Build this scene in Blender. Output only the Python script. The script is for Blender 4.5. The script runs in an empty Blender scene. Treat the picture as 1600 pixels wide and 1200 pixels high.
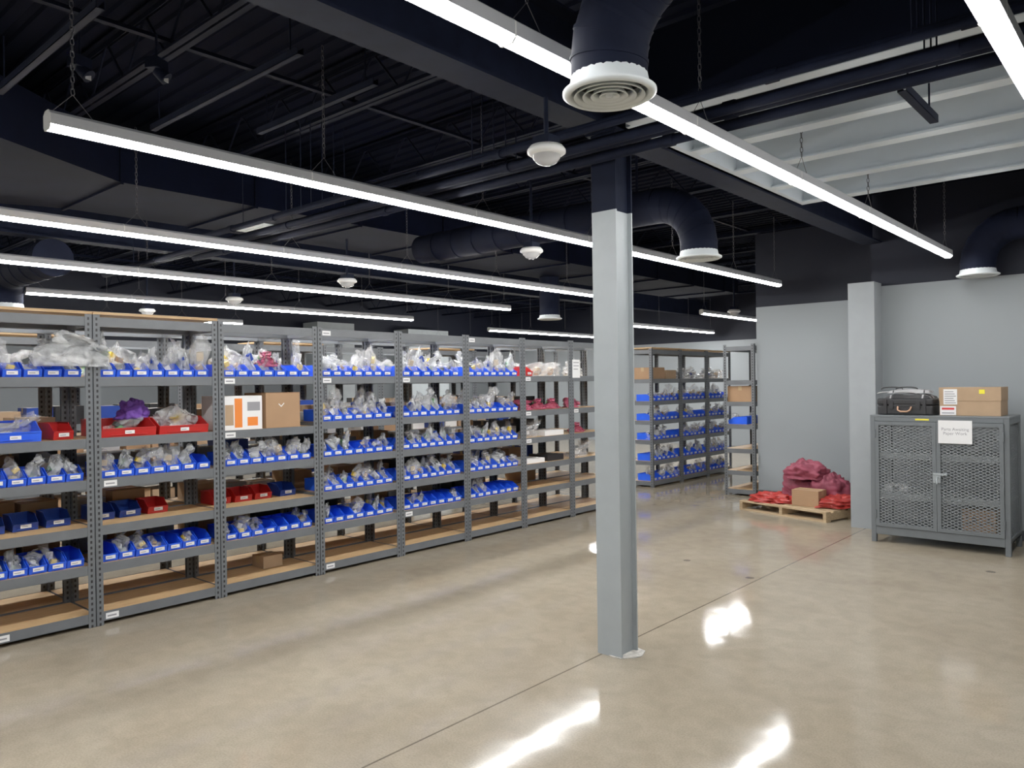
import bpy, math, random
from mathutils import Matrix, Vector, noise
R = random.Random(7)
SC = bpy.context.scene
COL = SC.collection

# ------------------------------------------------------------------ materials
def mat(name, col, rough=0.5, metal=0.0, alpha=1.0, spec=0.5, var=0.0, vscale=8.0, bump=0.0, bscale=60.0, coat=0.0):
    m = bpy.data.materials.new(name); m.use_nodes = True
    nt = m.node_tree; b = nt.nodes['Principled BSDF']
    b.inputs['Base Color'].default_value = (*col, 1)
    b.inputs['Roughness'].default_value = rough
    b.inputs['Metallic'].default_value = metal
    b.inputs['Alpha'].default_value = alpha
    b.inputs['Specular IOR Level'].default_value = spec
    b.inputs['Coat Weight'].default_value = coat
    tc = nt.nodes.new('ShaderNodeTexCoord')
    if var > 0:
        n = nt.nodes.new('ShaderNodeTexNoise'); n.inputs['Scale'].default_value = vscale
        n.inputs['Detail'].default_value = 4
        nt.links.new(tc.outputs['Object'], n.inputs['Vector'])
        cr = nt.nodes.new('ShaderNodeValToRGB')
        cr.color_ramp.elements[0].position = 0.3; cr.color_ramp.elements[1].position = 0.7
        cr.color_ramp.elements[0].color = (*[c*(1-var) for c in col], 1)
        cr.color_ramp.elements[1].color = (*[min(1, c*(1+var)) for c in col], 1)
        nt.links.new(n.outputs['Fac'], cr.inputs['Fac'])
        nt.links.new(cr.outputs['Color'], b.inputs['Base Color'])
    if bump > 0:
        n2 = nt.nodes.new('ShaderNodeTexNoise'); n2.inputs['Scale'].default_value = bscale
        nt.links.new(tc.outputs['Object'], n2.inputs['Vector'])
        bp = nt.nodes.new('ShaderNodeBump'); bp.inputs['Strength'].default_value = bump
        bp.inputs['Distance'].default_value = 0.01
        nt.links.new(n2.outputs['Fac'], bp.inputs['Height'])
        nt.links.new(bp.outputs['Normal'], b.inputs['Normal'])
    return m

def emis(name, col, s):
    m = bpy.data.materials.new(name); m.use_nodes = True
    b = m.node_tree.nodes['Principled BSDF']
    b.inputs['Base Color'].default_value = (*col, 1)
    b.inputs['Emission Color'].default_value = (*col, 1)
    b.inputs['Emission Strength'].default_value = s
    return m

def wood_mat(name, c1, c2, rough=0.5, scale=(2, 30, 30)):
    m = mat(name, c1, rough)
    nt = m.node_tree; b = nt.nodes['Principled BSDF']; tc = nt.nodes['Texture Coordinate']
    mp = nt.nodes.new('ShaderNodeMapping'); mp.inputs['Scale'].default_value = scale
    n = nt.nodes.new('ShaderNodeTexNoise'); n.inputs['Scale'].default_value = 3; n.inputs['Detail'].default_value = 6
    cr = nt.nodes.new('ShaderNodeValToRGB')
    cr.color_ramp.elements[0].position = 0.3; cr.color_ramp.elements[1].position = 0.7
    cr.color_ramp.elements[0].color = (*c1, 1); cr.color_ramp.elements[1].color = (*c2, 1)
    nt.links.new(tc.outputs['Object'], mp.inputs['Vector']); nt.links.new(mp.outputs['Vector'], n.inputs['Vector'])
    nt.links.new(n.outputs['Fac'], cr.inputs['Fac']); nt.links.new(cr.outputs['Color'], b.inputs['Base Color'])
    return m

PAINT_Z = 2.63
def wall_mat(name, low, high):
    m = mat(name, low, 0.62, spec=0.3)
    nt = m.node_tree; b = nt.nodes['Principled BSDF']
    g = nt.nodes.new('ShaderNodeNewGeometry'); sx = nt.nodes.new('ShaderNodeSeparateXYZ')
    gt = nt.nodes.new('ShaderNodeMath'); gt.operation = 'GREATER_THAN'; gt.inputs[1].default_value = PAINT_Z
    n = nt.nodes.new('ShaderNodeTexNoise'); n.inputs['Scale'].default_value = 0.8
    cr = nt.nodes.new('ShaderNodeValToRGB')
    cr.color_ramp.elements[0].color = (*[c*0.96 for c in low], 1); cr.color_ramp.elements[1].color = (*[c*1.04 for c in low], 1)
    mx = nt.nodes.new('ShaderNodeMix'); mx.data_type = 'RGBA'
    nt.links.new(g.outputs['Position'], sx.inputs[0]); nt.links.new(sx.outputs['Z'], gt.inputs[0])
    nt.links.new(g.outputs['Position'], n.inputs['Vector']); nt.links.new(n.outputs['Fac'], cr.inputs['Fac'])
    nt.links.new(gt.outputs[0], mx.inputs[0]); nt.links.new(cr.outputs['Color'], mx.inputs[6])
    mx.inputs[7].default_value = (*high, 1)
    nt.links.new(mx.outputs[2], b.inputs['Base Color'])
    n3 = nt.nodes.new('ShaderNodeTexNoise'); n3.inputs['Scale'].default_value = 90
    nt.links.new(g.outputs['Position'], n3.inputs['Vector'])
    bp = nt.nodes.new('ShaderNodeBump'); bp.inputs['Strength'].default_value = 0.12; bp.inputs['Distance'].default_value = 0.005
    nt.links.new(n3.outputs['Fac'], bp.inputs['Height']); nt.links.new(bp.outputs['Normal'], b.inputs['Normal'])
    return m

def floor_mat():
    m = mat('polished_concrete', (0.3, 0.26, 0.2), 0.15, spec=0.24)
    nt = m.node_tree; b = nt.nodes['Principled BSDF']
    g = nt.nodes.new('ShaderNodeNewGeometry')
    def noise_n(s, d=5, dist=0.0):
        n = nt.nodes.new('ShaderNodeTexNoise'); n.inputs['Scale'].default_value = s
        n.inputs['Detail'].default_value = d; n.inputs['Distortion'].default_value = dist
        nt.links.new(g.outputs['Position'], n.inputs['Vector']); return n
    def ramp(src, p0, c0, p1, c1):
        r = nt.nodes.new('ShaderNodeValToRGB'); e = r.color_ramp.elements
        e[0].position = p0; e[0].color = (*c0, 1); e[1].position = p1; e[1].color = (*c1, 1)
        nt.links.new(src, r.inputs['Fac']); return r
    def mult(a, bb, fac=1.0):
        x = nt.nodes.new('ShaderNodeMix'); x.data_type = 'RGBA'; x.blend_type = 'MULTIPLY'; x.inputs[0].default_value = fac
        nt.links.new(a, x.inputs[6]); nt.links.new(bb, x.inputs[7]); return x.outputs[2]
    base = ramp(noise_n(1.3, 10, 0.5).outputs['Fac'], 0.3, (0.27, 0.228, 0.168), 0.72, (0.322, 0.278, 0.21))
    mott = ramp(noise_n(8, 9, 0.5).outputs['Fac'], 0.34, (0.91, 0.905, 0.9), 0.64, (1.04, 1.04, 1.04))
    spk = ramp(noise_n(110, 3).outputs['Fac'], 0.35, (0.8, 0.79, 0.77), 0.6, (1.03, 1.03, 1.03))
    c = mult(base.outputs['Color'], mott.outputs['Color']); c = mult(c, spk.outputs['Color'], 0.7)
    vo = nt.nodes.new('ShaderNodeTexVoronoi'); vo.inputs['Scale'].default_value = 1.25
    nt.links.new(g.outputs['Position'], vo.inputs['Vector'])
    ds = nt.nodes.new('ShaderNodeMath'); ds.operation = 'ADD'
    nn = noise_n(14, 3); sc = nt.nodes.new('ShaderNodeMath'); sc.operation = 'MULTIPLY'; sc.inputs[1].default_value = 0.05
    nt.links.new(nn.outputs['Fac'], sc.inputs[0]); nt.links.new(vo.outputs['Distance'], ds.inputs[0]); nt.links.new(sc.outputs[0], ds.inputs[1])
    spot = ramp(ds.outputs[0], 0.062, (0.38, 0.38, 0.41), 0.076, (1, 1, 1))
    c = mult(c, spot.outputs['Color'], 0.8)
    sx = nt.nodes.new('ShaderNodeSeparateXYZ'); nt.links.new(g.outputs['Position'], sx.inputs[0])
    a1 = nt.nodes.new('ShaderNodeMath'); a1.operation = 'ADD'; a1.inputs[1].default_value = 2.64
    a2 = nt.nodes.new('ShaderNodeMath'); a2.operation = 'ABSOLUTE'
    nt.links.new(sx.outputs['X'], a1.inputs[0]); nt.links.new(a1.outputs[0], a2.inputs[0])
    seam = ramp(a2.outputs[0], 0.003, (0.3, 0.29, 0.28), 0.007, (1, 1, 1))
    c = mult(c, seam.outputs['Color'])
    nt.links.new(c, b.inputs['Base Color'])
    rr = nt.nodes.new('ShaderNodeMapRange'); rr.inputs['From Min'].default_value = 0.3; rr.inputs['From Max'].default_value = 0.7
    rr.inputs['To Min'].default_value = 0.05; rr.inputs['To Max'].default_value = 0.12
    nt.links.new(noise_n(2.2, 6).outputs['Fac'], rr.inputs['Value']); nt.links.new(rr.outputs[0], b.inputs['Roughness'])
    bp = nt.nodes.new('ShaderNodeBump'); bp.inputs['Strength'].default_value = 0.12; bp.inputs['Distance'].default_value = 0.02
    nt.links.new(noise_n(2.0, 2).outputs['Fac'], bp.inputs['Height']); nt.links.new(bp.outputs['Normal'], b.inputs['Normal'])
    return m

def post_mat():
    pc = (0.12, 0.13, 0.14)
    m = mat('slotted_steel', pc, 0.45)
    nt = m.node_tree; b = nt.nodes['Principled BSDF']; tc = nt.nodes['Texture Coordinate']
    sx = nt.nodes.new('ShaderNodeSeparateXYZ'); nt.links.new(tc.outputs['Object'], sx.inputs[0])
    def M(op, a, bv=None):
        n = nt.nodes.new('ShaderNodeMath'); n.operation = op
        nt.links.new(a, n.inputs[0])
        if bv is not None:
            if isinstance(bv, (int, float)): n.inputs[1].default_value = bv
            else: nt.links.new(bv, n.inputs[1])
        return n.outputs[0]
    def band(ax):
        return M('LESS_THAN', M('ABSOLUTE', M('SUBTRACT', M('ABSOLUTE', sx.outputs[ax]), 0.024)), 0.0065)
    zz = M('LESS_THAN', M('FRACT', M('DIVIDE', sx.outputs['Z'], 0.038)), 0.5)
    h = M('MULTIPLY', M('MAXIMUM', band('X'), band('Y')), zz)
    mx = nt.nodes.new('ShaderNodeMix'); mx.data_type = 'RGBA'
    nt.links.new(h, mx.inputs[0]); mx.inputs[6].default_value = (*pc, 1); mx.inputs[7].default_value = (0.008, 0.008, 0.01, 1)
    nt.links.new(mx.outputs[2], b.inputs['Base Color'])
    return m

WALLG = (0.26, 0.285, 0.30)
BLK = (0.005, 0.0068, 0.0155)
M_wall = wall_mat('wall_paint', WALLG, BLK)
M_walld = wall_mat('far_wall_shaded', (0.13, 0.145, 0.155), BLK)  # wall grey with shade put into its colour to darken shelf gaps
M_floor = floor_mat()
M_ceil = mat('ceiling_black', (0.0055, 0.0078, 0.0175), 0.9, spec=0.08)
M_steelblk = mat('black_steel', (0.0062, 0.0086, 0.019), 0.78, var=0.2, spec=0.1)
M_ductblk = mat('duct_black', (0.0058, 0.008, 0.0185), 0.78, var=0.2, vscale=5, spec=0.1)
M_trunk = mat('trunk_duct_black', (0.0035, 0.0052, 0.013), 0.85, var=0.2, vscale=3, spec=0.06)
M_colgray = mat('column_paint', (0.32, 0.355, 0.37), 0.45, var=0.04)
M_pil = mat('pilaster_paint', (0.29, 0.315, 0.33), 0.6, var=0.03)
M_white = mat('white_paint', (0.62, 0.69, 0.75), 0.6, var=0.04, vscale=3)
M_whited = mat('white_deck_shaded', (0.34, 0.385, 0.42), 0.7, var=0.06, vscale=3)  # deck white darkened in colour so the recess reads shaded between beams
M_diff = mat('diffuser_white', (0.78, 0.84, 0.86), 0.4)
M_post = post_mat()
M_beam = mat('beam_steel', (0.12, 0.13, 0.14), 0.42, var=0.08)
M_board = wood_mat('particle_board', (0.42, 0.25, 0.11), (0.62, 0.42, 0.22), 0.6)
M_pallet = wood_mat('pallet_wood', (0.34, 0.23, 0.12), (0.54, 0.4, 0.24), 0.7)
M_blue = mat('blue_plastic', (0.018, 0.105, 0.86), 0.32, var=0.1)
M_dblue = mat('dark_blue_plastic', (0.01, 0.045, 0.3), 0.4)
M_red = mat('red_plastic', (0.5, 0.015, 0.015), 0.35)
M_paper = mat('paper', (0.8, 0.8, 0.8), 0.7)
M_ink = mat('ink', (0.05, 0.05, 0.05), 0.7)
M_gink = mat('grey_ink', (0.25, 0.25, 0.27), 0.7)
M_bag = mat('clear_polythene', (0.84, 0.86, 0.88), 0.08, alpha=0.25, spec=1.0, var=0.2, vscale=30, bump=0.9, bscale=45)
M_bagf = mat('frosted_polythene', (0.74, 0.76, 0.77), 0.12, alpha=0.45, spec=1.0, var=0.3, vscale=20, bump=0.9, bscale=40)
M_bagp = mat('pink_polythene', (0.55, 0.1, 0.18), 0.22, alpha=0.85, bump=0.6, bscale=40)
M_card = mat('cardboard', (0.36, 0.21, 0.11), 0.75, var=0.08, vscale=4)
M_cardl = mat('light_cardboard', (0.40, 0.265, 0.155), 0.75, var=0.06)
M_tape = mat('tape', (0.5, 0.36, 0.2), 0.25)
M_orange = mat('orange_print', (0.8, 0.2, 0.02), 0.5)
M_yel = mat('yellow_sticker', (0.85, 0.75, 0.03), 0.5)
M_redp = mat('red_print', (0.6, 0.03, 0.03), 0.5)
M_grn = mat('dark_parts', (0.05, 0.06, 0.06), 0.4)
M_tan = mat('tan_parts', (0.45, 0.33, 0.18), 0.6)
M_green = mat('green_parts', (0.12, 0.3, 0.12), 0.5)
M_steel = mat('steel_parts', (0.45, 0.46, 0.48), 0.35, 0.8)
M_yelp = mat('yellow_parts', (0.8, 0.55, 0.05), 0.5)
M_purple = mat('purple_fabric', (0.12, 0.04, 0.3), 0.8)
M_cab = mat('cabinet_enamel', (0.125, 0.14, 0.15), 0.4, var=0.05)
M_mesh = mat('expanded_metal', (0.16, 0.175, 0.185), 0.45)
M_blkp = mat('black_plastic', (0.012, 0.012, 0.014), 0.4)
M_copper = mat('tan_handle', (0.45, 0.25, 0.15), 0.4)
M_pinkf = mat('maroon_pink_fabric', (0.25, 0.04, 0.07), 0.7, var=0.25, vscale=5, bump=0.3, bscale=14)
M_redf = mat('red_vinyl', (0.38, 0.025, 0.02), 0.35, var=0.15, bump=0.3, bscale=12)
M_hous = mat('fixture_housing', (0.45, 0.46, 0.48), 0.4)
M_lensA = emis('led_lens', (1.0, 0.99, 0.975), 34.0)
M_lensB = emis('led_lens_bright', (1.0, 0.99, 0.975), 74.0)
M_lensC = emis('led_lens_far', (1.0, 0.99, 0.975), 110.0)
M_chain = mat('zinc_chain', (0.08, 0.08, 0.09), 0.4, 0.6)
M_dome = mat('clear_dome', (0.6, 0.6, 0.6), 0.08, alpha=0.6, spec=0.9)
M_sens = mat('sensor_white', (0.75, 0.75, 0.73), 0.35)
M_grout = mat('grout', (0.5, 0.48, 0.44), 0.8, var=0.3, vscale=30, bump=0.8, bscale=40)
M_base = mat('baseboard_vinyl', (0.06, 0.065, 0.075), 0.5)
M_gsoft = mat('grey_fabric', (0.35, 0.35, 0.36), 0.8)

# ------------------------------------------------------------------ mesh builder
class MB:
    def __init__(s): s.v = []; s.f = []; s.m = []; s.s = []
    def add(s, vs, fs, m=0, sm=False):
        o = len(s.v); s.v += [tuple(v) for v in vs]
        for f in fs: s.f.append([i+o for i in f]); s.m.append(m); s.s.append(sm)
        return s
    def box(s, x0, x1, y0, y1, z0, z1, m=0, T=None):
        vs = [Vector((x, y, z)) for z in (z0, z1) for y in (y0, y1) for x in (x0, x1)]
        if T is not None: vs = [T @ v for v in vs]
        return s.add(vs, [(0, 2, 3, 1), (4, 5, 7, 6), (0, 1, 5, 4), (2, 6, 7, 3), (0, 4, 6, 2), (1, 3, 7, 5)], m)
    def prism(s, pts, axis, a0, a1, m=0):
        def mk(p, a):
            if axis == 'x': return (a, p[0], p[1])
            if axis == 'y': return (p[0], a, p[1])
            return (p[0], p[1], a)
        n = len(pts); vs = [mk(p, a0) for p in pts] + [mk(p, a1) for p in pts]
        fs = [tuple(range(n)), tuple(reversed(range(n, 2*n)))] + [(i, i+n, (i+1) % n+n, (i+1) % n) for i in range(n)]
        return s.add(vs, fs, m)
    def tube(s, pts, r, n=10, m=0, cap=True, closed=False, sm=True):
        P = [Vector(p) for p in pts]; k = len(P); rs = r if isinstance(r, (list, tuple)) else [r]*k
        vs = []; up = None
        for i, p in enumerate(P):
            if closed: t = (P[(i+1) % k]-P[i-1]).normalized()
            else: t = (P[min(i+1, k-1)]-P[max(i-1, 0)]).normalized()
            if up is None:
                up = Vector((0, 0, 1)) if abs(t.z) < 0.9 else Vector((1, 0, 0))
            a = t.cross(up)
            if a.length < 1e-5: a = t.cross(Vector((0, 1, 0)))
            a.normalize(); b = a.cross(t).normalized(); up = b
            for j in range(n):
                an = 2*math.pi*j/n; vs.append(p+a*math.cos(an)*rs[i]+b*math.sin(an)*rs[i])
        fs = []
        for i in range(k if closed else k-1):
            i2 = (i+1) % k
            for j in range(n): fs.append((i*n+j, i*n+(j+1) % n, i2*n+(j+1) % n, i2*n+j))
        s.add(vs, fs, m, sm)
        if cap and not closed:
            s.add(vs[:n], [tuple(range(n))], m); s.add(vs[-n:], [tuple(reversed(range(n)))], m)
        return s
    def lathe(s, prof, n=24, m=0, c=(0, 0, 0), sm=True):
        vs = []
        for r, z in prof:
            for j in range(n):
                a = 2*math.pi*j/n; vs.append((c[0]+r*math.cos(a), c[1]+r*math.sin(a), c[2]+z))
        fs = []
        for i in range(len(prof)-1):
            for j in range(n): fs.append((i*n+j, i*n+(j+1) % n, (i+1)*n+(j+1) % n, (i+1)*n+j))
        return s.add(vs, fs, m, sm)
    def mesh(s, name, mats):
        me = bpy.data.meshes.new(name); me.from_pydata(s.v, [], s.f)
        for mm in mats: me.materials.append(mm)
        me.polygons.foreach_set('material_index', s.m); me.polygons.foreach_set('use_smooth', s.s)
        me.update(); return me

def obj(name, me, parent=None, M=None, label=None, cat=None, group=None, kind=None):
    o = bpy.data.objects.new(name, me); COL.objects.link(o)
    if parent is not None: o.parent = parent
    if M is not None:
        if isinstance(M, (tuple, list, Vector)): M = Matrix.Translation(Vector(M))
        o.matrix_local = M
    if label: o['label'] = label
    if cat: o['category'] = cat
    if group: o['group'] = group
    if kind: o['kind'] = kind
    return o
def empty(name, M, label, cat, group=None):
    o = obj(name, None, None, M, label, cat, group); o.empty_display_size = 0.1; return o
T = lambda x, y, z: Matrix.Translation((x, y, z))
RZ = lambda a: Matrix.Rotation(math.radians(a), 4, 'Z')
RX = lambda a: Matrix.Rotation(math.radians(a), 4, 'X')
RY = lambda a: Matrix.Rotation(math.radians(a), 4, 'Y')
def bevel(o, w=0.004, seg=2):
    b = o.modifiers.new('bevel', 'BEVEL'); b.width = w; b.segments = seg; b.limit_method = 'ANGLE'

# ------------------------------------------------------------------ room shell
XW, XE, YS, YN, ZC = -16.5, 2.6, -3.0, 18.0, 4.05
def struct(name, mb, mats, label=None):
    return obj(name, mb.mesh(name, mats), kind='structure', label=label or name.replace('_', ' '))
struct('floor', MB().box(XW, XE, YS, YN, -0.1, 0), [M_floor], 'polished tan concrete floor with saw-cut joint')
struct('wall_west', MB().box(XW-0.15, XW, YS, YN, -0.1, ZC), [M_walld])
struct('wall_east', MB().box(XE, XE+0.15, YS, YN, -0.1, ZC), [M_wall])
struct('wall_south', MB().box(XW-0.15, XE+0.15, YS-0.15, YS, -0.1, ZC), [M_wall])
struct('wall_north', MB().box(XW-0.15, XE+0.15, YN, YN+0.15, -0.1, ZC), [M_wall])
WB = MB().prism([(-4.5, 10.25), (-2.62, 10.25), (-2.62, 9.0), (XE, 9.0), (XE, YN), (-4.5, YN)], 'z', 0, 3.64)
struct('wall_inner', WB, [M_wall], 'grey painted partition wall, black above the paint line')
struct('trim_1', MB().box(-2.79, -2.52, 8.74, 9.0, 0, 2.66), [M_pil], 'grey painted wall pilaster')
struct('trim_3', MB().box(-16.5, -15.9, 10.9, 12.0, 0, 3.2), [M_colgray], 'grey painted bulkhead against the far wall')
struct('trim_4', MB().box(-16.5, -15.9, 13.8, 15.3, 0, 3.15), [M_colgray], 'grey painted bulkhead against the far wall')
struct('baseboard_inner', MB().box(-2.51, XE, 8.985, 9.0, 0, 0.1).box(-4.49, -2.8, 10.235, 10.25, 0, 0.1), [M_base])
mb = MB(); pitch = 0.15; prof = []
y = YS
while y < YN:
    prof += [(y, ZC), (y+0.05, ZC), (y+0.065, ZC-0.02), (y+0.135, ZC-0.02)]; y += pitch
prof.append((YN, ZC))
vs = [(XW, a, b) for a, b in prof]+[(XE, a, b) for a, b in prof]; n = len(prof)
mb.add(vs, [(i, i+1, i+1+n, i+n) for i in range(n-1)])
mb.box(XW-.1, XE+.1, YS-.1, YN+.1, ZC+0.005, ZC+0.1)
struct('ceiling', mb, [M_ceil], 'black painted corrugated steel roof deck')

def joist(L):
    mb = MB(); zt, zb = 4.015, 3.66
    for z in (zt, zb):
        for s in (-1, 1):
            mb.box(0, L, s*0.008, s*0.045, z-0.004, z+0.004); mb.box(0, L, s*0.008, s*0.014, min(z, z+(0.04 if z == zb else -0.04)), max(z, z+(0.04 if z == zb else -0.04)))
    k = int(L/0.3); 
    for i in range(k):
        a = (i*L/k, 0, zb if i % 2 else zt-0.01); b = ((i+1)*L/k, 0, zt-0.01 if i % 2 else zb)
        mb.tube([a, b], 0.009, 5, cap=False)
    return mb.mesh('joist', [M_steelblk])
jm = joist(XE-XW)
for i in range(15):
    yy = -1.9+1.35*i
    obj('roof_joist', jm, None, (XW, yy, 0), 'black open-web steel roof joist', 'joist', 'roof joists')
bm_ = MB().box(-0.02, 0.02, 0, 1, 3.70, 3.704).box(-0.02, -0.016, 0, 1, 3.704, 3.74).mesh('bridging', [M_steelblk])
for xx in (-13, -10.2, -7.0, -4.6, -1.0):
    ye = YN if xx < -4 else 8.95
    obj('joist_bridging', bm_, None, T(xx, YS, 0) @ Matrix.Diagonal((1, ye-YS, 1, 1)), 'black steel bridging angle tying roof joists', 'bridging', 'joist bridging')
def ibeam_y(y0, y1, zb, zt, w):
    return MB().box(-w/2, w/2, y0, y1, zb, zb+0.016).box(-w/2, w/2, y0, y1, zt-0.016, zt).box(-0.006, 0.006, y0, y1, zb+0.016, zt-0.016)
obj('steel_girder', ibeam_y(YS, 8.97, 3.1, 3.65, 0.2).mesh('girder', [M_steelblk]), None, (-2.6, 0, 0), 'black steel wide-flange girder over the column', 'beam')
obj('steel_girder', ibeam_y(YS, YN, 3.25, 3.65, 0.2).mesh('girder2', [M_steelblk]), None, (-9.2, 0, 0), 'black steel wide-flange girder', 'beam')

# column
e = empty('steel_column', (-2.585, 3.86, 0), 'grey painted steel wide-flange column, black at the top', 'column')
def hcol(z0, z1):
    w, h = 0.085, 0.088
    return MB().box(-w, w, -h, -h+0.011, z0, z1).box(-w, w, h-0.011, h, z0, z1).box(-0.058, 0.058, -h+0.011, h-0.011, z0, z1)
o = obj('column_shaft', hcol(0.0, PAINT_Z).mesh('column_shaft', [M_colgray]), e)
o = obj('column_top', hcol(PAINT_Z, 3.1).box(-0.11, 0.11, -0.11, 0.11, 3.085, 3.099).mesh('column_top', [M_steelblk]), e, label='black painted column top')
mb = MB(); ring = []
for j in range(16):
    a = 2*math.pi*j/16; r = 0.125+0.03*R.random(); ring.append((r*math.cos(a), r*math.sin(a)*0.85))
mb.prism(ring, 'z', 0.0005, 0.006)
obj('grout_pad', mb.mesh('grout_pad', [M_grout]), e, (0.02, 0.02, 0), label='rough pale grout patch')

# pipe bundle along X
for (yy, zz, r, x0, x1) in [(3.60, 2.965, 0.04, -9.5, 2.4), (3.49, 2.93, 0.026, -8.5, 2.4), (3.70, 2.925, 0.03, -7.5, 1.2), (3.39, 2.99, 0.026, -6.8, 2.4), (3.30, 2.945, 0.018, -6.0, 2.4)]:
    mb = MB().tube([(x0, 0, 0), (x1, 0, 0)], r, 12)
    x = x0+0.6
    while x < x1:
        mb.tube([(x-0.03, 0, 0), (x+0.03, 0, 0)], r+0.006, 12); x += 2.4
    for x in (x0+0.8, -5.0, -3.2, -0.8):
        if not -7.8 < x < -6.4: mb.tube([(x, 0, r), (x, 0, 3.66-zz)], 0.004, 5)
    obj('ceiling_pipe', mb.mesh('pipe', [M_steelblk]), None, (0, yy, zz), 'black painted steel pipe hung under the roof', 'pipe', 'overhead pipes')

# white joist bay
wy = [4.62, 5.27, 5.92, 6.56]
struct('trim_2', MB().box(-2.46, XE, 3.86, 6.62, 3.55, 3.58), [M_whited], 'recessed white ceiling bay, recess shade put into its colour')
struct('trim_6', MB().box(-2.48, -2.44, 3.86, 6.62, 3.12, 3.55), [M_white], 'white painted edge of the ceiling bay')
struct('trim_5', MB().box(-2.46, XE, 3.80, 3.85, 3.17, 3.6), [M_ceil], 'black fascia in front of the white ceiling bay')
wb = MB().box(0, XE+2.44, -0.055, 0.055, 0, 0.014).box(0, XE+2.44, -0.01, 0.01, 0.014, 0.43).mesh('white_beam', [M_white])
for yv in wy:
    obj('white_roof_beam', wb, None, (-2.44, yv, 3.12), 'white painted steel roof beam', 'beam', 'white roof beams')
obj('white_roof_beam', MB().box(0, XE+2.44, -0.04, 0.04, 0, 0.045).mesh('white_beam_thin', [M_white]), None, (-2.44, 3.84, 3.12), 'slim white painted steel roof beam', 'beam', 'white roof beams')

# ------------------------------------------------------------------ ducts
def diffuser_mesh(r):
    mb = MB()
    mb.lathe([(r*0.8, 0.08), (r*0.86, 0.03), (r, 0.016), (r, 0.008), (r*0.9, -0.002), (r*0.83, 0.004), (r*0.8, 0.03)], 48)
    for q in (0.76, 0.58, 0.40, 0.22):
        mb.lathe([(r*q, 0.0), (r*(q-0.1), 0.022), (r*(q-0.115), 0.02), (r*(q-0.012), -0.003), (r*q, 0.0)], 36)
    mb.lathe([(0.0001, -0.002), (r*0.08, -0.002), (r*0.08, 0.02)], 16)
    return mb.mesh('diffuser', [M_diff])
def dark_disc_mesh(r):
    return MB().lathe([(0.0001, 0.055), (r*0.79, 0.055)], 24).mesh('dark_disc', [M_blkp])  # flat black disc, puts the shade inside the duct into colour
def round_duct(x, y, z, r, R_, hlen, side, label, flare=1.22, z0=0.12):
    e = empty('round_duct', (x, y, z), label, 'duct', 'round air ducts')
    s = side
    pts = [(0, 0, 0.06), (0, 0, z0)]
    el = [(s*(R_-R_*math.cos(math.radians(a))), 0, z0+R_*math.sin(math.radians(a))) for a in range(15, 91, 15)]
    pts += el
    zt = pts[-1][2]
    mb = MB()
    mb.tube(pts, r, 28)
    for p, q in zip(pts[1:], pts[2:]):
        dv = (Vector(q)-Vector(p)).normalized()*0.006
        mb.tube([Vector(p)-dv, Vector(p)+dv], r+0.004, 28)
    obj('elbow', mb.mesh('elbow', [M_ductblk]), e)
    x0 = s*R_; mb = MB().tube([(x0, 0, zt), (x0+s*hlen, 0, zt)], r, 28)
    k = 1
    while k*0.3 < hlen:
        mb.tube([(x0+s*(k*0.3-0.008), 0, zt), (x0+s*(k*0.3+0.008), 0, zt)], r+0.006, 28); k += 1
    if hlen > 0.5:
        mb.box(x0+s*0.3-0.012, x0+s*0.3+0.012, -r-0.004, -r, zt, 3.655-z).box(x0+s*0.3-0.012, x0+s*0.3+0.012, r, r+0.004, zt, 3.655-z)
    obj('duct_run', mb.mesh('duct_run', [M_ductblk]), e)
    obj('diffuser', diffuser_mesh(r*flare), e, label='round white ceiling diffuser with concentric louvres')
    obj('duct_dark_disc', dark_disc_mesh(r*flare), e)
    return e
round_duct(-1.487, 2.215, 2.60, 0.132, 0.30, 1.4, 1, 'black round duct elbow ending in a round white diffuser')
round_duct(-3.01, 5.76, 2.62, 0.15, 0.38, 3.0, -1, 'black round duct elbow beyond the column with white diffuser')
round_duct(-1.56, 8.78, 2.62, 0.155, 0.36, 3.2, 1, 'black round duct elbow beside the grey wall with white diffuser')
round_duct(-10.7, 2.9, 2.6, 0.2, 0.3, 1.4, 1, 'large black round duct drop over the shelving')
e = empty('round_duct', (-7.6, 9.55, 2.63), 'black straight round duct drop under the trunk duct', 'duct', 'round air ducts')
obj('duct_run', MB().tube([(0, 0, 0.05), (0, 0, 0.665)], 0.16, 24).mesh('drop', [M_ductblk]), e); obj('diffuser', diffuser_mesh(0.195), e)
mb = MB()
TR = -6.5
secs = [(-2.9, -7.9, -5.5, 3.22, 3.64), (1.3, -7.9, -5.5, 3.22, 3.64), (2.6, -7.8, TR, 3.3, 3.64), (14, -7.8, TR, 3.3, 3.64)]
vs = []
for (yy, a, b, c, d) in secs: vs += [(a, yy, c), (b, yy, c), (b, yy, d), (a, yy, d)]
fs = [(0, 3, 2, 1), (12, 13, 14, 15)]
for i in range(3):
    o_ = i*4
    for j in range(4): fs.append((o_+j, o_+(j+1) % 4, o_+4+(j+1) % 4, o_+4+j))
mb.add(vs, fs)
yy = 2.6
while yy < 14:
    mb.box(-7.82, TR+0.02, yy-0.012, yy+0.012, 3.28, 3.65); yy += 1.2
e = empty('trunk_duct', (0, 0, 0), 'large black rectangular sheet-metal supply duct', 'duct')
obj('duct_body', mb.mesh('trunk', [M_trunk]), e)
mb = MB().box(-0.25, 0.25, -0.2, 0.2, -0.012, 0.0)
for i in range(8): mb.box(-0.22, 0.22, -0.17+i*0.045, -0.15+i*0.045, -0.02, -0.012)
obj('air_register', mb.mesh('register', [M_diff]), e, (-7.35, 4.4, 3.3), label='white rectangular air register')

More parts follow.
